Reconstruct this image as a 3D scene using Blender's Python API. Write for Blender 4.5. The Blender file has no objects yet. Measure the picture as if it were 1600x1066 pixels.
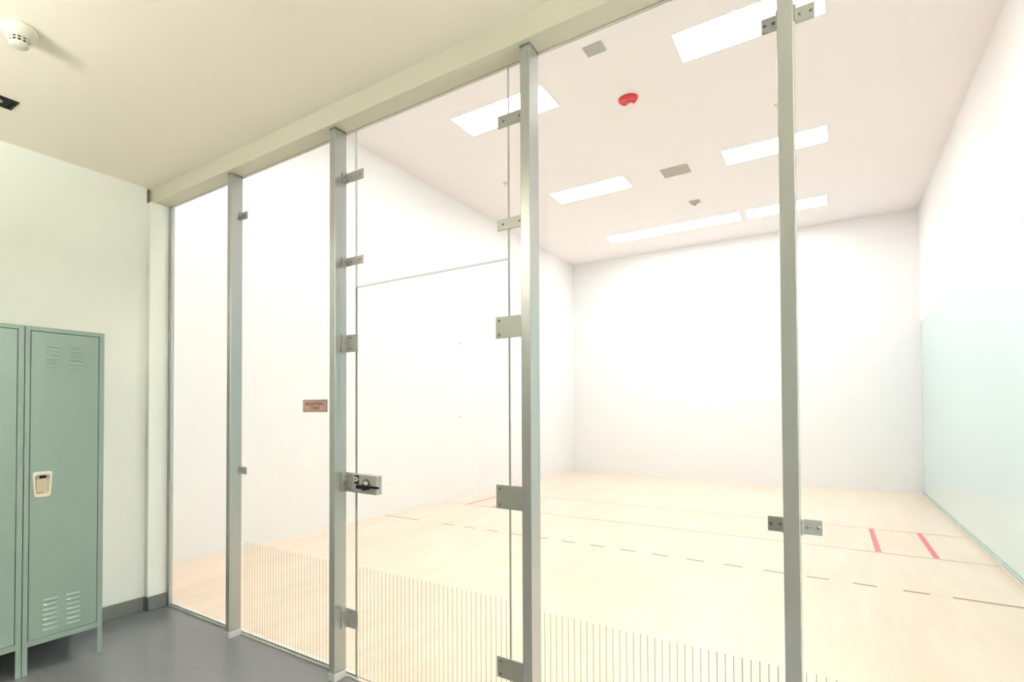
import bpy, bmesh, math
from mathutils import Matrix, Vector

sc = bpy.context.scene
COL = sc.collection

# ------------------------------------------------------------------ camera
cam_d = bpy.data.cameras.new('camera')
cam = bpy.data.objects.new('camera', cam_d)
COL.objects.link(cam)
F, CX, CY = 869.27, 631.45, 628.27
RR = [[0.79240, 0.61000, -0.00110], [-0.01222, 0.01407, -0.99983], [-0.60988, 0.79228, 0.01860]]
right = Vector(RR[0]); up = -Vector(RR[1]); back = -Vector(RR[2])
M = Matrix((right, up, back)).transposed().to_4x4()
M.translation = Vector((4.8099, -1.6680, 1.4919))
cam.matrix_world = M
cam_d.sensor_width = 36.0
cam_d.sensor_fit = 'HORIZONTAL'
cam_d.lens = 36.0 * F / 1600.0
cam_d.shift_x = (800.0 - CX) / 1600.0
cam_d.shift_y = (CY - 533.0) / 1600.0
cam_d.clip_start = 0.02
sc.camera = cam

# ------------------------------------------------------------------ world, exposure
w = bpy.data.worlds.new('world'); sc.world = w
w.use_nodes = True
w.node_tree.nodes['Background'].inputs[0].default_value = (0.9, 0.95, 1.0, 1)
w.node_tree.nodes['Background'].inputs[1].default_value = 0.3
sc.view_settings.view_transform = 'Standard'
sc.view_settings.look = 'None'
sc.view_settings.exposure = 0.2
sc.view_settings.gamma = 1.0
sc.view_settings.use_curve_mapping = False

COURT_LAMP = 16.5      # court troffer diffusers
LOBBY_FILL_DOWN = 72.0      # added lobby fill pendants, downward
LOBBY_FILL_UP = 84.0        # added lobby fill pendants, upward

# ------------------------------------------------------------------ materials
def srgb(r, g, b):
    f = lambda c: (c / 255 / 12.92) if c / 255 <= 0.04045 else ((c / 255 + 0.055) / 1.055) ** 2.4
    return (f(r), f(g), f(b), 1)

def mat(name, col, rough=0.6, metal=0.0, spec=0.5, coat=0.0, noise=0.0, nscale=8.0, bump=0.0, bscale=200.0):
    m = bpy.data.materials.new(name); m.use_nodes = True
    nt = m.node_tree; b = nt.nodes['Principled BSDF']
    b.inputs['Base Color'].default_value = col
    b.inputs['Roughness'].default_value = rough
    b.inputs['Metallic'].default_value = metal
    b.inputs['Specular IOR Level'].default_value = spec
    b.inputs['Coat Weight'].default_value = coat
    b.inputs['Coat Roughness'].default_value = 0.1
    tc = nt.nodes.new('ShaderNodeTexCoord')
    if noise > 0:
        n = nt.nodes.new('ShaderNodeTexNoise'); n.inputs['Scale'].default_value = nscale
        n.inputs['Detail'].default_value = 4
        nt.links.new(tc.outputs['Object'], n.inputs['Vector'])
        mx = nt.nodes.new('ShaderNodeMix'); mx.data_type = 'RGBA'
        mx.inputs[6].default_value = tuple(c * (1 - noise) for c in col[:3]) + (1,)
        mx.inputs[7].default_value = tuple(min(1, c * (1 + noise)) for c in col[:3]) + (1,)
        nt.links.new(n.outputs['Fac'], mx.inputs[0])
        nt.links.new(mx.outputs[2], b.inputs['Base Color'])
    if bump > 0:
        n2 = nt.nodes.new('ShaderNodeTexNoise'); n2.inputs['Scale'].default_value = bscale
        nt.links.new(tc.outputs['Object'], n2.inputs['Vector'])
        bp = nt.nodes.new('ShaderNodeBump'); bp.inputs['Strength'].default_value = bump
        bp.inputs['Distance'].default_value = 0.001
        nt.links.new(n2.outputs['Fac'], bp.inputs['Height'])
        nt.links.new(bp.outputs['Normal'], b.inputs['Normal'])
    return m

def emis(name, col, s):
    m = bpy.data.materials.new(name); m.use_nodes = True
    nt = m.node_tree; nt.nodes.clear()
    e = nt.nodes.new('ShaderNodeEmission'); o = nt.nodes.new('ShaderNodeOutputMaterial')
    e.inputs[0].default_value = col; e.inputs[1].default_value = s
    nt.links.new(e.outputs[0], o.inputs[0])
    return m

def glass(name, tint):
    m = bpy.data.materials.new(name); m.use_nodes = True
    nt = m.node_tree; nt.nodes.clear()
    o = nt.nodes.new('ShaderNodeOutputMaterial')
    t = nt.nodes.new('ShaderNodeBsdfTransparent'); t.inputs[0].default_value = tint
    g = nt.nodes.new('ShaderNodeBsdfGlossy'); g.inputs['Roughness'].default_value = 0.0
    fr = nt.nodes.new('ShaderNodeFresnel'); fr.inputs[0].default_value = 1.45
    mx = nt.nodes.new('ShaderNodeMixShader')
    ge = nt.nodes.new('ShaderNodeNewGeometry')      # reflect on the outer skin only, no internal mirror
    iv = nt.nodes.new('ShaderNodeMath'); iv.operation = 'SUBTRACT'; iv.inputs[0].default_value = 1.0
    ml = nt.nodes.new('ShaderNodeMath'); ml.operation = 'MULTIPLY'
    nt.links.new(ge.outputs['Backfacing'], iv.inputs[1]); nt.links.new(iv.outputs[0], ml.inputs[0])
    nt.links.new(fr.outputs[0], ml.inputs[1])
    nt.links.new(ml.outputs[0], mx.inputs[0]); nt.links.new(t.outputs[0], mx.inputs[1])
    nt.links.new(g.outputs[0], mx.inputs[2]); nt.links.new(mx.outputs[0], o.inputs[0])
    return m

M_wall = mat('lobby_wall_paint', srgb(243, 247, 241), 0.55, noise=0.01, bump=0.15)
M_ceil = mat('lobby_ceiling_paint', srgb(248, 243, 228), 0.8, bump=0.1)
M_beamshade = mat('shaded_beam_paint', srgb(216, 213, 195), 0.6, bump=0.1)  # same paint as the ceiling, darkened to carry the beam's shade
M_rear = mat('rear_wall_dim_paint', srgb(128, 130, 128), 0.6)  # unseen wall, its grey chosen to keep the post fronts dim
M_court = mat('court_wall_panel', srgb(246, 246, 247), 0.35, noise=0.006, nscale=1.5)
M_cceil = mat('court_ceiling_paint', srgb(246, 242, 243), 0.8)
M_base = mat('rubber_baseboard', srgb(108, 112, 108), 0.45, noise=0.08)
M_post = mat('satin_aluminium_post', srgb(178, 181, 178), 0.26, metal=0.6)
M_shoe = mat('pale_post_shoe', srgb(222, 223, 220), 0.4, metal=0.3)
M_steel = mat('brushed_steel', srgb(172, 174, 169), 0.36, metal=0.4, noise=0.03, nscale=40)
M_screw = mat('dark_screw', srgb(128, 130, 126), 0.4, metal=0.7)
M_black = mat('black_plastic', srgb(22, 24, 24), 0.6, spec=0.2)
M_dark = mat('dark_grey_metal', srgb(74, 76, 74), 0.35, metal=0.4)
M_sill = mat('white_sill', srgb(240, 240, 234), 0.5)
M_gedge = mat('door_glass_edge', srgb(124, 128, 120), 0.3)
M_gedge2 = mat('fixed_glass_edge', srgb(206, 212, 204), 0.3)
M_seal = mat('grey_seal', srgb(172, 168, 156), 0.6)
M_frit = mat('frit_line', srgb(180, 163, 147), 0.7)
M_glass = glass('clear_glass', (0.975, 0.985, 0.978, 1))
M_locker = mat('sage_green_enamel', srgb(132, 153, 145), 0.3, coat=0.3, noise=0.02, nscale=3, bump=0.05, bscale=300)
M_lockin = mat('locker_inside', srgb(60, 72, 66), 0.6)
M_cream = mat('cream_plastic', srgb(228, 224, 204), 0.4)
M_tan = mat('tan_plastic', srgb(196, 184, 156), 0.45)
M_white = mat('white_plastic', srgb(220, 219, 206), 0.45)
M_frame = mat('fixture_frame', srgb(240, 240, 238), 0.5)
M_red = mat('red_plastic', srgb(222, 46, 50), 0.35)
M_lens = mat('strobe_lens', srgb(250, 240, 222), 0.1)
M_vent = mat('grey_vent_metal', srgb(190, 186, 176), 0.5)
M_sign = mat('rose_brown_sign', srgb(216, 178, 164), 0.5, noise=0.02)
M_signb = mat('sign_border', srgb(150, 140, 130), 0.45)
M_signt = mat('sign_ink', srgb(92, 50, 40), 0.6)
M_redl = mat('red_line_paint', srgb(232, 120, 128), 0.4)
M_redthin = mat('thin_line_paint', srgb(222, 170, 158), 0.4)
M_dash = mat('brown_line_paint', srgb(178, 128, 106), 0.4)
M_lampC = emis('court_diffuser', (1.0, 0.985, 0.97, 1), COURT_LAMP)
M_fillL = emis('lobby_fill_down', (1.0, 0.965, 0.90, 1), LOBBY_FILL_DOWN)  # glow of the added lobby fill, downward
M_fillS = emis('lobby_fill_soft', (1.0, 0.965, 0.90, 1), 3.0)  # weak downward glow for the added pendant on the left
M_fillU = emis('lobby_fill_up', (1.0, 0.955, 0.87, 1), LOBBY_FILL_UP)  # added upward glow that brightens the lobby ceiling
M_aqua = mat('aqua_glass', srgb(198, 233, 237), 0.12, coat=0.5, noise=0.01, nscale=1)
M_aquae = mat('aqua_edge', srgb(150, 190, 184), 0.3)

# maple floor: long strips running away from the glass
def maple():
    m = mat('maple_strip_floor', srgb(244, 226, 196), 0.28, coat=0.25)
    nt = m.node_tree; b = nt.nodes['Principled BSDF']
    tc = nt.nodes.new('ShaderNodeTexCoord'); mp = nt.nodes.new('ShaderNodeMapping')
    mp.inputs['Rotation'].default_value = (0, 0, math.pi / 2)
    br = nt.nodes.new('ShaderNodeTexBrick')
    br.inputs['Scale'].default_value = 1.0
    br.inputs['Brick Width'].default_value = 0.9
    br.inputs['Row Height'].default_value = 0.057
    br.inputs['Mortar Size'].default_value = 0.0006
    br.inputs['Color1'].default_value = srgb(250, 229, 207)
    br.inputs['Color2'].default_value = srgb(246, 223, 200)
    br.inputs['Mortar'].default_value = srgb(232, 208, 182)
    nt.links.new(tc.outputs['Object'], mp.inputs[0]); nt.links.new(mp.outputs[0], br.inputs['Vector'])
    n = nt.nodes.new('ShaderNodeTexNoise'); n.inputs['Scale'].default_value = 2.2
    mp2 = nt.nodes.new('ShaderNodeMapping'); mp2.inputs['Scale'].default_value = (1.6, 0.35, 1)
    nt.links.new(tc.outputs['Object'], mp2.inputs[0]); nt.links.new(mp2.outputs[0], n.inputs['Vector'])
    mx = nt.nodes.new('ShaderNodeMix'); mx.data_type = 'RGBA'; mx.blend_type = 'MULTIPLY'
    mx.inputs[0].default_value = 0.22
    nt.links.new(br.outputs['Color'], mx.inputs[6]); nt.links.new(n.outputs['Color'], mx.inputs[7])
    rp = nt.nodes.new('ShaderNodeValToRGB')
    rp.color_ramp.elements[0].color = srgb(236, 218, 196); rp.color_ramp.elements[1].color = (1, 1, 1, 1)
    rp.color_ramp.elements[0].position = 0.35; rp.color_ramp.elements[1].position = 0.65
    nt.links.new(n.outputs['Fac'], rp.inputs[0]); nt.links.new(rp.outputs[0], mx.inputs[7])
    nt.links.new(mx.outputs[2], b.inputs['Base Color'])
    return m
M_maple = maple()

def tiles():
    m = mat('charcoal_floor_tile', srgb(112, 114, 114), 0.3)
    nt = m.node_tree; b = nt.nodes['Principled BSDF']
    tc = nt.nodes.new('ShaderNodeTexCoord')
    br = nt.nodes.new('ShaderNodeTexBrick'); br.offset = 0.5
    br.inputs['Scale'].default_value = 1.0
    br.inputs['Brick Width'].default_value = 0.9; br.inputs['Row Height'].default_value = 0.3
    br.inputs['Mortar Size'].default_value = 0.0025
    br.inputs['Color1'].default_value = srgb(116, 119, 122); br.inputs['Color2'].default_value = srgb(112, 115, 119)
    br.inputs['Mortar'].default_value = srgb(114, 117, 120)
    nt.links.new(tc.outputs['Object'], br.inputs['Vector'])
    n = nt.nodes.new('ShaderNodeTexNoise'); n.inputs['Scale'].default_value = 3.0; n.inputs['Detail'].default_value = 6
    nt.links.new(tc.outputs['Object'], n.inputs['Vector'])
    mx = nt.nodes.new('ShaderNodeMix'); mx.data_type = 'RGBA'; mx.blend_type = 'MULTIPLY'; mx.inputs[0].default_value = 0.15
    nt.links.new(br.outputs['Color'], mx.inputs[6]); nt.links.new(n.outputs['Fac'], mx.inputs[7])
    nt.links.new(mx.outputs[2], b.inputs['Base Color'])
    mr = nt.nodes.new('ShaderNodeMapRange'); mr.inputs['To Min'].default_value = 0.16; mr.inputs['To Max'].default_value = 0.30
    nt.links.new(n.outputs['Fac'], mr.inputs[0]); nt.links.new(mr.outputs[0], b.inputs['Roughness'])
    return m
M_tile = tiles()

# ------------------------------------------------------------------ helpers
def add_box(bm, x0, y0, z0, x1, y1, z1, mi=0):
    vs = [bm.verts.new((x, y, z)) for z in (z0, z1) for y in (y0, y1) for x in (x0, x1)]
    for f in ((0, 2, 3, 1), (4, 5, 7, 6), (0, 1, 5, 4), (1, 3, 7, 5), (3, 2, 6, 7), (2, 0, 4, 6)):
        fc = bm.faces.new([vs[i] for i in f]); fc.material_index = mi
    return vs

def add_quad(bm, pts, mi=0):
    f = bm.faces.new([bm.verts.new(p) for p in pts]); f.material_index = mi

def add_cyl(bm, c, axis, r0, r1, h, seg=24, mi=0):
    """cone/cylinder starting at c going h along axis vector"""
    a = Vector(axis).normalized()
    q = Vector((0, 0, 1)).rotation_difference(a)
    lo, hi = [], []
    for i in range(seg):
        t = 2 * math.pi * i / seg
        d = Vector((math.cos(t), math.sin(t), 0))
        lo.append(bm.verts.new(Vector(c) + q @ (d * r0)))
        hi.append(bm.verts.new(Vector(c) + q @ (d * r1 + Vector((0, 0, h)))))
    for i in range(seg):
        j = (i + 1) % seg
        f = bm.faces.new((lo[i], lo[j], hi[j], hi[i])); f.material_index = mi; f.smooth = seg > 8
    bm.faces.new(lo[::-1]).material_index = mi
    bm.faces.new(hi).material_index = mi

def add_lathe(bm, c, axis, prof, seg=32, mi=0):
    """prof: list of (r, h) along axis"""
    a = Vector(axis).normalized(); q = Vector((0, 0, 1)).rotation_difference(a)
    rings = []
    for r, h in prof:
        rings.append([bm.verts.new(Vector(c) + q @ Vector((r * math.cos(2 * math.pi * i / seg), r * math.sin(2 * math.pi * i / seg), h))) for i in range(seg)])
    for A, B in zip(rings, rings[1:]):
        for i in range(seg):
            j = (i + 1) % seg
            f = bm.faces.new((A[i], A[j], B[j], B[i])); f.smooth = True; f.material_index = mi
    bm.faces.new(rings[0][::-1]).material_index = mi
    bm.faces.new(rings[-1]).material_index = mi

def obj(name, bm, mats, parent=None, loc=None, bevel=0.0, segs=2, fix=True):
    if fix:
        bmesh.ops.recalc_face_normals(bm, faces=bm.faces)
    me = bpy.data.meshes.new(name); bm.to_mesh(me); bm.free()
    if not isinstance(mats, (list, tuple)): mats = [mats]
    for m in mats: me.materials.append(m)
    o = bpy.data.objects.new(name, me); COL.objects.link(o)
    if parent: o.parent = parent
    if loc: o.location = loc
    if bevel > 0:
        md = o.modifiers.new('bevel', 'BEVEL'); md.width = bevel; md.segments = segs
        md.limit_method = 'ANGLE'; md.angle_limit = math.radians(40)
    return o

def box(name, x0, y0, z0, x1, y1, z1, m, parent=None, bevel=0.0):
    """box mesh whose origin sits at the centre of its base"""
    cx, cy = (x0 + x1) / 2, (y0 + y1) / 2
    bm = bmesh.new()
    if parent is None:
        add_box(bm, x0 - cx, y0 - cy, 0, x1 - cx, y1 - cy, z1 - z0)
        return obj(name, bm, m, None, (cx, cy, z0), bevel)
    add_box(bm, x0, y0, z0, x1, y1, z1)
    return obj(name, bm, m, parent, None, bevel)

def struct(o, label=None):
    o['kind'] = 'structure'
    if label: o['label'] = label
    return o

def thing(name, label, cat, loc=(0, 0, 0), rz=0, group=None):
    o = bpy.data.objects.new(name, None); COL.objects.link(o)
    o.empty_display_size = 0.1
    o.location = loc; o.rotation_euler = (0, 0, rz)
    tag(o, label, cat, group)
    return o

def tag(o, label, cat, group=None):
    o['label'] = label; o['category'] = cat
    if group: o['group'] = group
    return o

# ------------------------------------------------------------------ dimensions
LX = 0.66          # lobby left wall
GY = 0.65          # glass plane (lobby face)
GT = 0.012
ZG = 3.10          # top of glass / underside of beam
ZL = 3.215         # lobby ceiling
CXL, CXR = -0.358, 6.096   # court side walls
CY1 = 12.052       # court front wall
CZ = 5.208         # court ceiling
LY0 = -4.2; LXR = 7.4
BY = 0.525         # lobby face of the beam

# ------------------------------------------------------------------ structure: lobby
struct(box('floor', LX - 0.2, LY0 - 0.2, -0.1, LXR + 0.2, GY, 0.0, M_tile), 'dark grey lobby floor')
struct(box('ceiling', LX - 0.2, LY0 - 0.2, ZL, LXR + 0.2, BY, ZL + 0.12, M_ceil), 'warm white lobby ceiling')
struct(box('wall_left', LX - 0.2, LY0, 0, LX, 0.49, ZL, M_wall), 'white lobby wall behind the lockers')
struct(box('wall_back', LX - 0.2, LY0 - 0.2, 0, LXR + 0.2, LY0, ZL, M_rear))
struct(box('wall_right', LXR, LY0, 0, LXR + 0.2, BY, ZL, M_wall))
struct(box('baseboard_left', LX, LY0, 0, LX + 0.012, 0.487, 0.100, M_base, bevel=0.003), 'dark grey rubber baseboard')
# jamb pier at the left end of the glass
struct(box('trim_1', LX - 0.2, 0.49, 0, 0.71, 0.672, ZG, M_wall, bevel=0.002), 'white jamb at the left end of the glass')
struct(box('baseboard_jamb', 0.71, 0.478, 0, 0.722, 0.64, 0.104, M_base, bevel=0.003))
struct(box('baseboard_return', 0.672, 0.478, 0, 0.722, 0.49, 0.104, M_base, bevel=0.002))
# aluminium wall channel that receives the first pane
bm = bmesh.new()
add_box(bm, 0, -0.008, 0, 0.030, 0.0, ZG)
add_box(bm, 0, 0.014, 0, 0.030, 0.022, ZG)
for z in (0.86, 1.62, 2.80):
    add_cyl(bm, (0.015, -0.008, z), (0, -1, 0), 0.006, 0.006, 0.002, 12, 1)
o = obj('trim_2', bm, [M_post, M_screw], None, (0.711, GY - 0.001, 0)); struct(o, 'slim metal channel beside the jamb')
# beam over the glass with the court's back wall above it
struct(box('trim_3', LX - 0.2, BY, ZG, LXR + 0.2, 0.672, ZL + 0.12, M_beamshade, bevel=0.002), 'cream beam above the glass')
bm = bmesh.new(); add_box(bm, 0, 0, 0.003, CXR - 0.742, 0.018, 0.006)
o = obj('trim_4', bm, M_seal, None, (0.742, GY - 0.003, ZG - 0.006)); struct(o, 'thin seal along the top of the glass')
bm = bmesh.new()
add_box(bm, 0, -0.005, 0, 2.682 - 0.742, 0.040, 0.016)
add_box(bm, 3.634 - 0.742, -0.005, 0, CXR - 0.742, 0.040, 0.016)
o = obj('trim_5', bm, M_sill, None, (0.742, GY + 0.003, 0), bevel=0.002); struct(o, 'white sill strip under the glass')

# ------------------------------------------------------------------ structure: court
bm = bmesh.new()
add_box(bm, CXL - 0.2, GY, -0.1, CXR + 0.2, CY1 + 0.2, 0.0, 0)
Z = 0.0008
def line(x0, y0, x1, y1, mi): add_quad(bm, [(x0, y0, Z), (x1, y0, Z), (x1, y1, Z), (x0, y1, Z)], mi)
h = 0.019
line(CXL + .01, 6.10 - h, CXR - .02, 6.10 + h, 3)      # short line
line(CXL + .01, 7.62 - h, CXR - .02, 7.62 + h, 3)      # service line
for x in (5.18, 5.633, CXL + 0.914, CXL + 0.457):
    line(x - .025, 6.10 + h, x + .025, 7.62 - h, 1)
line(5.557, 4.575 - h, CXR - .02, 4.575 + h, 2)
line(CXL + .01, 4.575 - h, CXL + .62, 4.575 + h, 2)
x = 5.26
while x > 0.35:
    line(x, 4.575 - h, x + 0.162, 4.575 + h, 2); x -= 0.3285
o = obj('floor', bm, [M_maple, M_redl, M_dash, M_redthin], fix=False); struct(o, 'pale maple court floor with red lines')
struct(box('ceiling', CXL - 0.2, 0.53, CZ, CXR + 0.2, CY1 + 0.2, CZ + 0.12, M_cceil), 'high court ceiling')
struct(box('wall_left', CXL - 0.2, 0.672, 0, CXL, CY1, CZ, M_court), 'white left wall of the court')
struct(box('wall_front', CXL - 0.2, CY1, 0, CXR + 0.2, CY1 + 0.2, CZ, M_court), 'white front wall of the court')
struct(box('wall_back', CXL - 0.2, 0.55, 0, 0.46, 0.672, CZ, M_court))
struct(box('wall_back', 0.46, 0.55, ZL + 0.12, CXR + 0.2, 0.672, CZ, M_court))
# right wall: plaster above, tinted glass below
struct(box('wall_right', CXR, 0.672, 3.13, CXR + 0.2, CY1, CZ, M_court), 'white upper right wall of the court')
struct(box('wall_right', CXR + 0.02, 0.672, 0, CXR + 0.2, CY1, 3.13, M_court))
struct(box('wall_front', CXR + 0.002, BY, 0, LXR + 0.2, 0.672, ZG, M_wall))
bm = bmesh.new()
y = 0.68
add_box(bm, -0.008, 0.0, 0.055, 0.010, 11.28, 3.12, 0)
o = obj('window_8', bm, M_aqua, None, (CXR, 0.69, 0)); struct(o, 'pale aqua glass side wall of the court')
bm = bmesh.new()
add_box(bm, -0.012, 0.0, 0.0, 0.012, 11.28, 0.018, 0)
add_box(bm, -0.018, 0.0, 0.018, 0.012, 11.28, 0.026, 1)
add_box(bm, -0.010, 0.0, 0.026, 0.012, 11.28, 0.048, 0)
add_box(bm, -0.016, 0.0, 0.048, 0.012, 11.28, 0.055, 1)
o = obj('trim_6', bm, [M_sill, M_aquae], None, (CXR, 0.69, 0)); struct(o, 'base rail under the aqua glass')

# ------------------------------------------------------------------ glass panes
def stripes(bm, xs, z1, x_off):
    for x in xs:
        a, b = x - 0.0014 - x_off, x + 0.0014 - x_off
        add_quad(bm, [(a, -0.0006, 0.022), (b, -0.0006, 0.022), (b, -0.0006, z1), (a, -0.0006, z1)], 2)

def pane(name, x0, x1, z0, z1, sx=None, sz=0.62, parent=None, edges=True, label=None):
    bm = bmesh.new(); W = x1 - x0
    ox = 0 if parent is None else x0
    add_box(bm, ox, 0, z0, ox + W, GT, z1, 0)
    bm.faces.ensure_lookup_table()
    for f in bm.faces:
        if abs(f.normal.y) < 0.5 and f.calc_center_median() is not None:
            f.normal_update()
    bmesh.ops.recalc_face_normals(bm, faces=bm.faces)
    for f in bm.faces:
        if abs(f.normal.y) < 0.5: f.material_index = 1
    if sx: stripes(bm, sx, sz, x0 - ox)
    loc = (x0, GY, 0) if parent is None else None
    o = obj(name, bm, [M_glass, M_gedge if parent else M_gedge2, M_frit], parent, loc, fix=False)
    if parent is None: struct(o, label)
    return o

def srange(a, b, ph):
    n = math.ceil((a - ph) / 0.02655); out = []
    while ph + n * 0.02655 <= b: out.append(ph + n * 0.02655); n += 1
    return out
PH = 3.801
pane('window_1', 0.742, 1.617, 0.016, ZG - 0.003, label='clear glass pane between jamb and first post')
pane('window_2', 1.620, 2.588, 0.016, ZG - 0.003, srange(1.66, 2.565, PH), 0.628, label='clear glass pane with the small sign')
pane('window_3', 2.592, 2.6795, 0.016, ZG - 0.003, label='narrow glass strip left of the door')
pane('window_4', 2.6835, 3.6325, 2.204, ZG - 0.003, label='glass transom above the door')
pane('window_5', 3.6365, 3.763, 0.016, ZG - 0.003, label='narrow glass strip right of the door')
pane('window_6', 3.767, 4.698, 0.016, ZG - 0.003, srange(3.79, 4.66, PH), 0.616, label='clear glass pane between third and fourth post')
pane('window_7', 4.702, CXR - 0.01, 0.016, ZG - 0.003, srange(4.73, CXR - 0.05, PH), 0.616, label='clear glass pane right of the last post')

# door leaf
door = thing('door_1', 'frameless clear glass court door with a steel box lock', 'door', (2.6835, GY, 0))
door['kind'] = 'structure'
D0 = 2.6835
o = pane('door_pane', 0.0, 3.6325 - D0, 0.016, 2.198, [x - D0 for x in srange(2.70, 3.62, PH)], 0.635, parent=door)

def screw_bm(bm, c, axis, r=0.006, mi=0):
    add_lathe(bm, c, axis, [(r, 0), (r, 0.0012), (r * 0.75, 0.0026), (0.0004, 0.003)], 14, mi)

def part_screw(parent, c, axis, r=0.0055):
    bm = bmesh.new(); screw_bm(bm, (0, 0, 0), axis, r)
    return obj('screw', bm, M_screw, parent, c, fix=True)

# right-hand pivot plates (fixed to the leaf, wrapping to the third post)
def pivot(z0, z1):
    bm = bmesh.new()
    add_box(bm, 3.571 - D0, -0.010, z0, 3.7395 - D0, -0.0012, z1)
    o = obj('hinge', bm, M_steel, door, bevel=0.0015)
    for z in (z0 + 0.018, z1 - 0.018): part_screw(o, (3.590 - D0, -0.010, z), (0, -1, 0), 0.0065)
for z0, z1 in ((0.275, 0.369), (1.048, 1.157), (1.834, 1.934)): pivot(z0, z1)

# box lock on the leaf
lock = bmesh.new()
add_box(lock, 0.012, -0.046, 1.048, 0.190, -0.0012, 1.150)
lock = obj('lock_case', lock, M_steel, door, bevel=0.002)
bm = bmesh.new()
add_box(bm, 0.030, -0.0475, 1.098, 0.064, -0.046, 1.146)
o = obj('dial_plate', bm, M_black, lock)
bm = bmesh.new(); add_lathe(bm, (0.046, -0.0475, 1.123), (0, -1, 0), [(0.015, 0), (0.015, 0.004), (0.009, 0.006), (0.0085, 0.003), (0.001, 0.003)], 24)
obj('lock_cylinder', bm, M_post, lock)
bm = bmesh.new()
add_lathe(bm, (0.118, -0.046, 1.100), (0, -1, 0), [(0.030, 0), (0.030, 0.003), (0.022, 0.006), (0.014, 0.008), (0.014, 0.022), (0.001, 0.022)], 28)
obj('rose', bm, M_dark, lock)
bm = bmesh.new()
add_lathe(bm, (0.124, -0.054, 1.103), (0, -1, 0), [(0.017, 0), (0.017, 0.014), (0.012, 0.018), (0.001, 0.018)], 24)  # bright hub cylinder set over the dark rose
o = obj('lever_hub', bm, M_post, lock); o['label'] = 'bright metal lever hub'
bm = bmesh.new()
add_box(bm, 0.068, -0.078, 1.078, 0.158, -0.060, 1.098)
add_cyl(bm, (0.118, -0.060, 1.088), (0, -1, 0), 0.020, 0.016, 0.016, 20)
add_box(bm, 0.148, -0.073, 1.085, 0.224, -0.062, 1.097)
obj('lever', bm, M_black, lock, bevel=0.003)

# ------------------------------------------------------------------ posts with their brackets
PY0, PY1 = 0.553, 0.647
def post(x0, x1, label):
    t = thing('glass_post', label, 'post', ((x0 + x1) / 2, (PY0 + PY1) / 2, 0), group=None)
    w = (x1 - x0) / 2; d = (PY1 - PY0) / 2
    bm = bmesh.new(); add_box(bm, -w, -d, 0, w, d, ZG)
    obj('shaft', bm, M_post, t, bevel=0.002)
    bm = bmesh.new()
    add_box(bm, -w - 0.0025, -d - 0.0025, 0.0, w + 0.0025, d, 0.042)
    obj('base_shoe', bm, M_shoe, t, bevel=0.001)
    bm = bmesh.new()
    add_box(bm, -w - 0.001, -d - 0.001, ZG - 0.010, w + 0.001, d, ZG)
    obj('head_band', bm, M_screw, t)  # thin dark band where the post meets the beam
    return t, (x0 + x1) / 2, w, d

def bracket(P, side, xg, z0, z1, sidew=0.03, sidescrews=1, glassscrews=2, vertical=False):
    """angle: one leg on the post's flank, the other on the lobby face of the glass"""
    t, cx, w, d = P
    s = side
    bm = bmesh.new()
    yb = GY - (PY0 + PY1) / 2 - 0.0012
    xs = s * w; xe = xg - cx
    a, b = sorted((xs + s * 0.0005, xs + s * 0.0065))
    add_box(bm, a, yb - sidew, z0, b, yb, z1)
    a, b = sorted((xs + s * 0.0005, xe))
    add_box(bm, a, yb - 0.0065, z0, b, yb, z1)
    o = obj('clamp_bracket', bm, M_steel, t, bevel=0.0012)
    zc = (z0 + z1) / 2
    if sidescrews: part_screw(o, (xs + s * 0.0065, yb - sidew * 0.6, zc), (s, 0, 0))
    L = abs(xe - xs)
    if vertical:
        for z in (z0 + 0.018, z1 - 0.018): part_screw(o, (xs + s * L * 0.42, yb - 0.0065, z), (0, -1, 0))
    elif glassscrews == 2:
        for k in (0.30, 0.82): part_screw(o, (xs + s * L * k, yb - 0.0065, zc), (0, -1, 0))
    else:
        part_screw(o, (xs + s * L * 0.6, yb - 0.0065, zc), (0, -1, 0))
    return o

P1 = post(1.603, 1.641, 'grey metal post nearest the lockers, small clips on its right')
bracket(P1, 1, 1.698, 2.802, 2.852, 0.022, 1, 1)
bracket(P1, 1, 1.698, 1.078, 1.126, 0.022, 1, 1)
P2 = post(2.570, 2.612, 'grey metal post beside the small sign, at the lock side of the door')
bracket(P2, 1, 2.744, 2.806, 2.862, 0.040)
bracket(P2, 1, 2.744, 2.326, 2.374, 0.040)
bracket(P2, 1, 2.7015, 1.834, 1.932, 0.045, 1, 2, True)
bracket(P2, 1, 2.7015, 0.280, 0.386, 0.045, 1, 2, True)
bracket(P2, 1, 2.6895, 1.043, 1.152, 0.045, 1, 2, True)
P3 = post(3.742, 3.786, 'grey metal post on the hinge side of the glass door')
bracket(P3, -1, 3.585, 2.815, 2.874, 0.02, 0)
bracket(P3, -1, 3.581, 2.336, 2.388, 0.02, 0)
P4 = post(4.677, 4.722, 'grey metal post farthest right, clips on both its sides')
for s, xg in ((-1, 4.627), (1, 4.779)):
    bracket(P4, s, xg, 2.824, 2.878, 0.030, 0)
    bracket(P4, s, xg, 1.080, 1.131, 0.030, 0)

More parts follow.
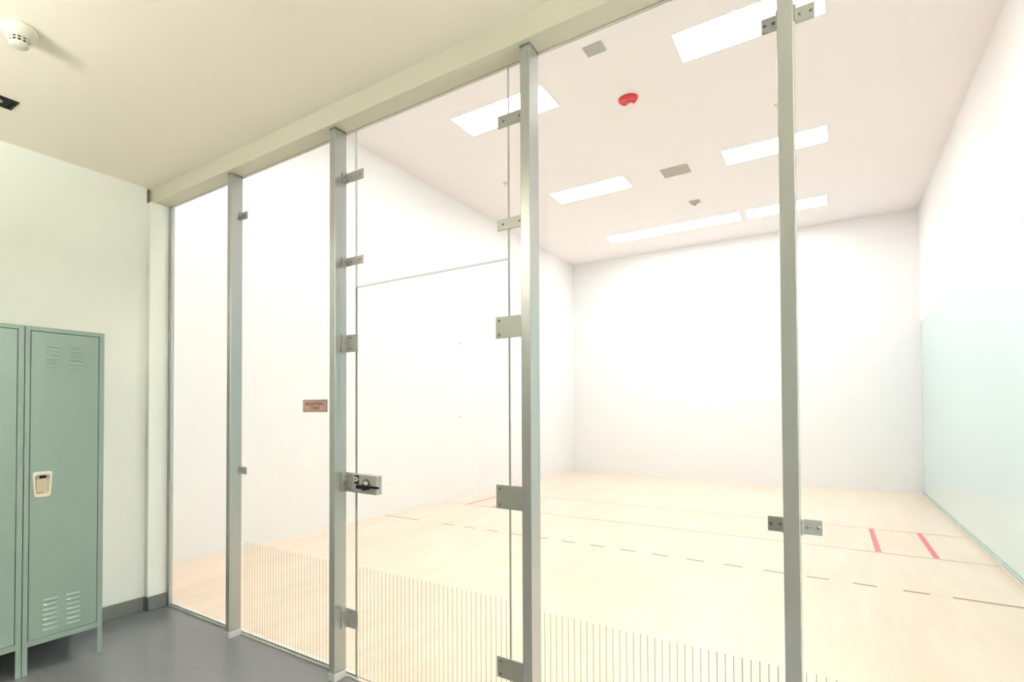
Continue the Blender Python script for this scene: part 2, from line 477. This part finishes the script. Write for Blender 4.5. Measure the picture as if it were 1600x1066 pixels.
# ------------------------------------------------------------------ small sign on the glass
sg = thing('door_sign', 'small rose brown sign on the glass left of the door', 'sign', (2.353, GY - 0.0005, 1.494))
bm = bmesh.new(); add_box(bm, -0.105, -0.0022, 0, 0.105, 0, 0.074)
obj('plate', bm, M_signb, sg)
bm = bmesh.new(); add_box(bm, -0.096, -0.0030, 0.007, 0.096, -0.0022, 0.067)
obj('panel', bm, M_sign, sg)
def text_mesh(body, size, cx, z, parent, m, y, sx=1.0):
    cu = bpy.data.curves.new('t', 'FONT'); cu.body = body; cu.size = size
    cu.align_x = 'CENTER'; cu.extrude = 0.0003; cu.offset = size * 0.012
    to = bpy.data.objects.new('t', cu); COL.objects.link(to)
    bpy.context.view_layer.update()
    dg = bpy.context.evaluated_depsgraph_get()
    me = bpy.data.meshes.new_from_object(to.evaluated_get(dg))
    bpy.data.objects.remove(to)
    me.materials.clear(); me.materials.append(m)
    me.transform(Matrix.Diagonal((sx, 1, 1, 1)))
    me.transform(Matrix.Rotation(math.pi / 2, 4, 'X'))
    o = bpy.data.objects.new('lettering', me); COL.objects.link(o)
    o.parent = parent; o.location = (cx, y, z)
    return o
text_mesh('RACQUETBALL', 0.0235, -0.002, 0.041, sg, M_signt, -0.0034)
text_mesh('COURT', 0.0235, 0.004, 0.016, sg, M_signt, -0.0034)

# ------------------------------------------------------------------ lockers
LD, LW, LH = 0.495, 0.437, 1.99
def louvre(bm, x, yc, w, z, hgt=0.011, out=0.006, mi=0):
    """pressed louvre: bulging hood open at the bottom"""
    n = 6; top = []; mid = []; bot = []
    for i in range(n + 1):
        t = i / n; y = yc - w / 2 + w * t
        b = math.sin(math.pi * min(1, max(0, t))) ** 0.5
        top.append(bm.verts.new((x, y, z + hgt / 2)))
        mid.append(bm.verts.new((x + out * 0.8 * b, y, z)))
        bot.append(bm.verts.new((x + out * b, y, z - hgt / 2)))
    for i in range(n):
        for A, B in ((top, mid), (mid, bot)):
            f = bm.faces.new((A[i], A[i + 1], B[i + 1], B[i])); f.material_index = mi; f.smooth = True
    for i in range(n):
        a, b = bot[i].co, bot[i + 1].co
        add_quad(bm, [a[:], b[:], (x - 0.001, b.y, b.z), (x - 0.001, a.y, a.z)], 1)

def trap(yc, zc, wt, wb, hh, r, seg=5):
    """rounded trapezoid outline, wider at the top, list of (y, z)"""
    cs = [(yc + wt / 2, zc + hh / 2), (yc - wt / 2, zc + hh / 2), (yc - wb / 2, zc - hh / 2), (yc + wb / 2, zc - hh / 2)]
    pts = []
    for i in range(4):
        p = Vector(cs[i]); a = (Vector(cs[i - 1]) - p).normalized(); b = (Vector(cs[(i + 1) % 4]) - p).normalized()
        p0 = p + a * r; p1 = p + b * r
        for k in range(seg + 1):
            t = k / seg
            pts.append(((1 - t) ** 2 * p0 + 2 * t * (1 - t) * p + t * t * p1)[:])
    return pts

def bridge(bm, A, B, mi=0, smooth=False):
    n = len(A)
    for i in range(n):
        j = (i + 1) % n
        f = bm.faces.new((A[i], A[j], B[j], B[i])); f.material_index = mi; f.smooth = smooth

def make_locker(label, group):
    t = thing('locker', label, 'locker', (LX + 0.015, 0, 0), group=group)
    zb = 0.157; th = 0.004
    bm = bmesh.new()
    add_box(bm, 0, 0.001, zb, LD - 0.002, 0.001 + th, LH - 0.003)
    add_box(bm, 0, LW - 0.001 - th, zb, LD - 0.002, LW - 0.001, LH - 0.003)
    add_box(bm, 0, 0.001, zb, th, LW - 0.001, LH - 0.003)
    add_box(bm, 0, 0.001, zb, LD - 0.002, LW - 0.001, zb + th)
    add_box(bm, 0, 0.001, LH - 0.004, LD, LW - 0.001, LH)
    obj('cabinet_shell', bm, M_locker, t)
    bm = bmesh.new()
    add_box(bm, LD - 0.020, 0.001, zb, LD, 0.027, LH)
    add_box(bm, LD - 0.020, LW - 0.032, zb, LD, LW - 0.001, LH)
    add_box(bm, LD - 0.020, 0.027, LH - 0.024, LD, LW - 0.032, LH)
    add_box(bm, LD - 0.020, 0.027, zb, LD, LW - 0.032, 0.190)
    obj('face_frame', bm, M_locker, t, bevel=0.0015)
    for x0, sx in ((LD - 0.028, 1), (0.0, -1)):
        for y0, sy in ((0.001, -1), (LW - 0.001, 1)):
            bm = bmesh.new()
            ya, yb = (y0, y0 + 0.027) if sy < 0 else (y0 - 0.028, y0)
            xf = LD - 0.003 if sx > 0 else 0.0
            add_box(bm, xf, ya, 0, xf + 0.003, yb, zb)
            yc0, yc1 = (ya, ya + 0.003) if sy < 0 else (yb - 0.003, yb)
            add_box(bm, (LD - 0.028) if sx > 0 else 0.0, yc0, 0, LD if sx > 0 else 0.028, yc1, zb)
            obj('leg', bm, M_locker, t)
    # door with a cut-out for the recessed handle
    y0, y1, z0, z1 = 0.0310, LW - 0.0360, 0.1935, LH - 0.0275
    yc, zc = 0.0950, 1.0755
    xf, xb = LD - 0.001, LD - 0.019
    bm = bmesh.new()
    hole = trap(yc, zc, 0.096, 0.076, 0.136, 0.014)
    hv = [bm.verts.new((xf, a, b)) for a, b in hole]
    hb = [bm.verts.new((xb, a, b)) for a, b in hole]
    oc = [(y1, z1), (y0, z1), (y0, z0), (y1, z0)]
    ov = [bm.verts.new((xf, a, b)) for a, b in oc]; ob = [bm.verts.new((xb, a, b)) for a, b in oc]
    n = len(hole) // 4
    for i in range(4):
        seg = hv[i * n:(i + 1) * n]
        nxt = hv[((i + 1) * n) % len(hv)]
        for k in range(n - 1):
            bm.faces.new((ov[i], seg[k], seg[k + 1]))
        bm.faces.new((ov[i], seg[-1], nxt, ov[(i + 1) % 4]))
    bridge(bm, hv, hb)
    bridge(bm, ov, ob)
    for yl, wl in ((0.143, 0.078), (0.269, 0.078)):
        for k in range(6): louvre(bm, xf, yl, wl, 1.765 + k * 0.0245)
        for k in range(7): louvre(bm, xf, yl, wl, 0.232 + k * 0.0285)
    d = obj('door', bm, [M_locker, M_lockin], t)
    # recessed pull: rim, cup, lift piece
    bm = bmesh.new()
    O = trap(yc, zc, 0.107, 0.086, 0.147, 0.018); I = trap(yc, zc - 0.001, 0.080, 0.062, 0.112, 0.012)
    a = [bm.verts.new((xf, p, q)) for p, q in O]
    b = [bm.verts.new((xf + 0.004, p, q)) for p, q in trap(yc, zc, 0.103, 0.082, 0.143, 0.017)]
    c = [bm.verts.new((xf + 0.004, p, q)) for p, q in trap(yc, zc - 0.001, 0.083, 0.065, 0.115, 0.012)]
    e = [bm.verts.new((xf, p, q)) for p, q in I]
    f_ = [bm.verts.new((xf - 0.030, p, q)) for p, q in trap(yc, zc, 0.070, 0.054, 0.100, 0.012)]
    bridge(bm, a, b); bridge(bm, b, c); bridge(bm, c, e, 0, True); bridge(bm, e, f_, 0, True)
    bm.faces.new(f_)
    h_ = obj('recessed_handle', bm, M_cream, d); h_['label'] = 'cream recessed handle'
    bm = bmesh.new()
    add_box(bm, xf - 0.028, yc - 0.028, zc - 0.046, xf - 0.010, yc + 0.012, zc + 0.030)
    add_box(bm, xf - 0.028, yc - 0.028, zc + 0.030, xf - 0.014, yc - 0.010, zc + 0.046)
    obj('lift_latch', bm, M_tan, h_, bevel=0.004)
    bm = bmesh.new()
    add_box(bm, xf - 0.029, yc - 0.006, zc + 0.032, xf - 0.0265, yc + 0.030, zc + 0.048)
    obj('slot', bm, M_black, h_)
    return t

lk = make_locker('sage green metal locker beside the white jamb, its cream handle in view', None)
lk.location.y = -0.478
def dup(root, name_label, loc):
    r = root.copy(); COL.objects.link(r); r.location = loc; r['label'] = name_label
    for ch in list(root.children):
        c = ch.copy(); COL.objects.link(c); c.parent = r
        for g in list(ch.children):
            e = g.copy(); COL.objects.link(e); e.parent = c
            for q in list(g.children):
                s = q.copy(); COL.objects.link(s); s.parent = e
    return r
# the recessed handle and its pieces sit directly under the door at sub-part level
for h_ in [o for o in bpy.data.objects if o.name.startswith('recessed_handle')]:
    for q in list(h_.children):
        q.parent = h_.parent
dup(lk, 'sage green metal locker cut by the left edge of the photo', (LX + 0.015, -0.478 - 0.439, 0))

# ------------------------------------------------------------------ court ceiling fixtures
def make_lamp(w=1.22, d=0.56):
    t = thing('ceiling_light', '', 'ceiling light', (0, 0, CZ))
    bm = bmesh.new(); f = 0.012
    add_box(bm, -w / 2, -d / 2, -0.005, w / 2, -d / 2 + f, -0.0005)
    add_box(bm, -w / 2, d / 2 - f, -0.005, w / 2, d / 2, -0.0005)
    add_box(bm, -w / 2, -d / 2 + f, -0.005, -w / 2 + f, d / 2 - f, -0.0005)
    add_box(bm, w / 2 - f, -d / 2 + f, -0.005, w / 2, d / 2 - f, -0.0005)
    obj('frame', bm, M_frame, t)
    bm = bmesh.new(); add_box(bm, -w / 2 + f, -d / 2 + f, -0.0065, w / 2 - f, d / 2 - f, -0.001)
    obj('diffuser', bm, M_lampC, t)
    return t
lamp = make_lamp()
spots = [
    (1.63, 4.50, 'lit panel light behind the upper end of the hinge side post'),
    (4.20, 4.50, 'large lit panel light behind the clips atop the rightmost post'),
    (1.64, 7.58, 'lit panel light on the court ceiling between door and square detector'),
    (4.20, 7.60, 'lit panel light crossing behind the rightmost post at mid ceiling'),
    (1.64, 10.52, 'leftmost lit panel in the row along the front wall'),
    (2.87, 10.52, 'middle lit panel in the row along the front wall'),
    (4.18, 10.52, 'rightmost lit panel in the row along the front wall'),
    (1.64, 1.46, 'added unseen panel light on the court ceiling nearest the glass, left one'),  # row continued out of view, added to supply court light
    (4.20, 1.46, 'added unseen panel light on the court ceiling nearest the glass, right one'),
]
for i, (x, y, lab) in enumerate(spots):
    o = lamp if i == 0 else dup(lamp, lab, (x, y, CZ))
    o.location = (x, y, CZ); o['label'] = lab; o['group'] = 'panel lights on the court ceiling'

def make_vent(x0, x1, y0, y1, label, m):
    cx, cy = (x0 + x1) / 2, (y0 + y1) / 2; w, d = (x1 - x0) / 2, (y1 - y0) / 2
    t = thing('ceiling_vent', label, 'vent', (cx, cy, CZ), group='vents on the court ceiling')
    bm = bmesh.new(); f = 0.014
    add_box(bm, -w, -d, -0.010, w, -d + f, -0.0005); add_box(bm, -w, d - f, -0.010, w, d, -0.0005)
    add_box(bm, -w, -d + f, -0.010, -w + f, d - f, -0.0005); add_box(bm, w - f, -d + f, -0.010, w, d - f, -0.0005)
    obj('frame', bm, m, t)
    bm = bmesh.new()
    n = max(5, int((2 * d - 2 * f) / 0.022))
    for k in range(n):
        y = -d + f + (k + 0.5) * (2 * d - 2 * f) / n
        add_quad(bm, [(-w + f, y - 0.009, -0.002), (w - f, y - 0.009, -0.002), (w - f, y + 0.009, -0.009), (-w + f, y + 0.009, -0.009)])
    obj('louvre', bm, m, t, fix=False)
    bm = bmesh.new(); add_box(bm, -w + f, -d + f, -0.0015, w - f, d - f, -0.0005)
    obj('backing', bm, m, t)
make_vent(2.83, 3.02, 3.885, 4.065, 'small grey vent on the court ceiling near the beam', mat('grey_vent_near', srgb(188, 190, 186), 0.5))
make_vent(2.75, 3.125, 7.45, 7.80, 'wide beige grey vent between the panel lights', M_vent)

# red alarm
t = thing('fire_alarm', 'round red fire alarm with a pale lens on the court ceiling', 'fire alarm', (2.937, 5.12, CZ))
bm = bmesh.new(); add_lathe(bm, (0, 0, -0.0005), (0, 0, -1), [(0.108, 0), (0.108, 0.018), (0.098, 0.036), (0.085, 0.042), (0.078, 0.036), (0.001, 0.034)], 40)
obj('housing', bm, M_red, t)
bm = bmesh.new(); add_box(bm, -0.030, 0.030, -0.075, 0.040, 0.095, -0.034)
obj('strobe_lens', bm, M_lens, t, bevel=0.012, segs=3)

# square detector far back
t = thing('smoke_detector', 'grey ceiling detector near the row of lights along the front wall', 'detector', (2.93, 9.20, CZ))
bm = bmesh.new(); add_box(bm, -0.085, -0.085, -0.012, 0.085, 0.085, -0.0005)
obj('mounting_plate', bm, M_vent, t, bevel=0.003)
bm = bmesh.new(); add_lathe(bm, (0, 0, -0.012), (0, 0, -1), [(0.062, 0), (0.058, 0.022), (0.040, 0.040), (0.001, 0.042)], 32)
obj('sensor_body', bm, M_vent, t)
bm = bmesh.new(); add_lathe(bm, (0, -0.01, -0.052), (0, 0, -1), [(0.018, 0), (0.018, 0.012), (0.001, 0.014)], 20)
obj('sensor_eye', bm, M_dark, t)

# two sprinklers
def sprinkler(x, y, label):
    t = thing('sprinkler_head', label, 'sprinkler', (x, y, CZ), group='sprinklers on the court ceiling')
    bm = bmesh.new(); add_lathe(bm, (0, 0, -0.0005), (0, 0, -1), [(0.040, 0), (0.038, 0.006), (0.016, 0.014), (0.001, 0.014)], 28)
    obj('escutcheon', bm, M_white, t)
    bm = bmesh.new()
    add_cyl(bm, (0, 0, -0.013), (0, 0, -1), 0.008, 0.008, 0.020, 14)
    add_box(bm, -0.014, -0.002, -0.055, -0.010, 0.002, -0.030); add_box(bm, 0.010, -0.002, -0.055, 0.014, 0.002, -0.030)
    add_box(bm, -0.014, -0.002, -0.034, 0.014, 0.002, -0.030)
    add_cyl(bm, (0, 0, -0.054), (0, 0, -1), 0.018, 0.018, 0.002, 16)
    obj('nozzle', bm, M_white, t)
sprinkler(0.66, 6.42, 'small white sprinkler left of the door hinge post')
sprinkler(4.33, 6.36, 'small white sprinkler at the left edge of the rightmost post')

# two little fixings on the left court wall
for z, lab in ((2.70, 'tiny grey wall fixing, upper of two seen through the door'), (1.41, 'tiny grey wall fixing, lower of two seen through the door')):
    bm = bmesh.new(); add_lathe(bm, (0, 0, 0), (1, 0, 0), [(0.016, 0), (0.016, 0.004), (0.009, 0.010), (0.001, 0.011)], 18)
    tag(obj('wall_fixing', bm, M_vent, None, (CXL + 0.0002, 6.64, z)), lab, 'fixing', 'fixings on the left court wall')

# ------------------------------------------------------------------ lobby ceiling fixtures
t = thing('smoke_detector', 'white smoke detector with slotted cap on the lobby ceiling', 'detector', (1.93, -0.765, ZL))
bm = bmesh.new(); add_lathe(bm, (0, 0, -0.0005), (0, 0, -1), [(0.075, 0), (0.075, 0.010), (0.070, 0.016), (0.060, 0.020), (0.052, 0.044), (0.001, 0.044)], 40)
obj('base', bm, M_white, t)
bm = bmesh.new()
add_lathe(bm, (0, 0, -0.044), (0, 0, -1), [(0.037, 0), (0.037, 0.022), (0.001, 0.022)], 32, 1)
for k in range(12):
    a = 2 * math.pi * k / 12; c, s = math.cos(a), math.sin(a)
    r0, r1 = 0.034, 0.041; tx, ty = -s * 0.003, c * 0.003
    z0, z1 = -0.066, -0.044
    ring = []
    for z in (z0, z1):
        for (r, q) in ((r0, -1), (r1, -1), (r1, 1), (r0, 1)):
            ring.append(bm.verts.new((c * r + tx * q, s * r + ty * q, z)))
    for f in ((0, 1, 2, 3), (7, 6, 5, 4), (0, 4, 5, 1), (1, 5, 6, 2), (2, 6, 7, 3), (3, 7, 4, 0)):
        bm.faces.new([ring[i] for i in f])
add_lathe(bm, (0, 0, -0.053), (0, 0, -1), [(0.0415, 0), (0.0415, 0.003), (0.001, 0.003)], 32, 0)
obj('slotted_ring', bm, [M_white, M_black], t)
bm = bmesh.new(); add_lathe(bm, (0, 0, -0.066), (0, 0, -1), [(0.041, 0), (0.038, 0.006), (0.024, 0.011), (0.001, 0.013)], 36)
obj('cap', bm, M_white, t)

t = thing('recessed_downlight', 'square black recessed downlight on the lobby ceiling', 'downlight', (1.192, -0.610, ZL))
bm = bmesh.new(); a = 0.062; f = 0.014
add_box(bm, -a, -a, -0.005, a, -a + f, -0.0005); add_box(bm, -a, a - f, -0.005, a, a, -0.0005)
add_box(bm, -a, -a + f, -0.005, -a + f, a - f, -0.0005); add_box(bm, a - f, -a + f, -0.005, a, a - f, -0.0005)
obj('trim_frame', bm, M_black, t)
bm = bmesh.new(); add_box(bm, -a + f, -a + f, -0.0015, a - f, a - f, -0.0005)
obj('baffle', bm, M_black, t)
bm = bmesh.new(); add_lathe(bm, (-0.004, -0.022, -0.0015), (0, 0, -1), [(0.025, 0), (0.025, 0.002), (0.001, 0.003)], 28)
obj('lens', bm, M_vent, t)

# unseen up/down pendants added to brighten the lobby, no such fixtures known
def lobby_fill(x, y, label, w=0.60, d=1.20, drop=0.65, down=None):
    t = thing('added_fill_pendant', label, 'added fill light', (x, y, ZL), group='added fill lights in the lobby')
    bm = bmesh.new(); f = 0.02; w /= 2; d /= 2; a, b = -drop - 0.05, -drop
    add_box(bm, -w, -d, a, w, -d + f, b); add_box(bm, -w, d - f, a, w, d, b)
    add_box(bm, -w, -d + f, a, -w + f, d - f, b); add_box(bm, w - f, -d + f, a, w, d - f, b)
    obj('frame', bm, M_frame, t)
    bm = bmesh.new(); add_box(bm, -w + f, -d + f, a + 0.004, w - f, d - f, a + 0.020)
    obj('lower_fill', bm, down or M_fillL, t)
    bm = bmesh.new(); add_box(bm, -w + f, -d + f, a + 0.024, w - f, d - f, b - 0.004)
    obj('upper_fill', bm, M_fillU, t)
    for yy in (-d * 0.7, d * 0.7):
        for xx in (-w + f / 2, w - f / 2):
            bm = bmesh.new(); add_cyl(bm, (xx, yy, b), (0, 0, 1), 0.0015, 0.0015, drop, 8)
            obj('cable', bm, M_steel, t)
lobby_fill(2.3, -2.8, 'added unseen pendant fill light behind the lockers end of the lobby', down=M_fillS)
lobby_fill(6.75, -0.16, 'added unseen pendant fill light in the right corner by the glass')
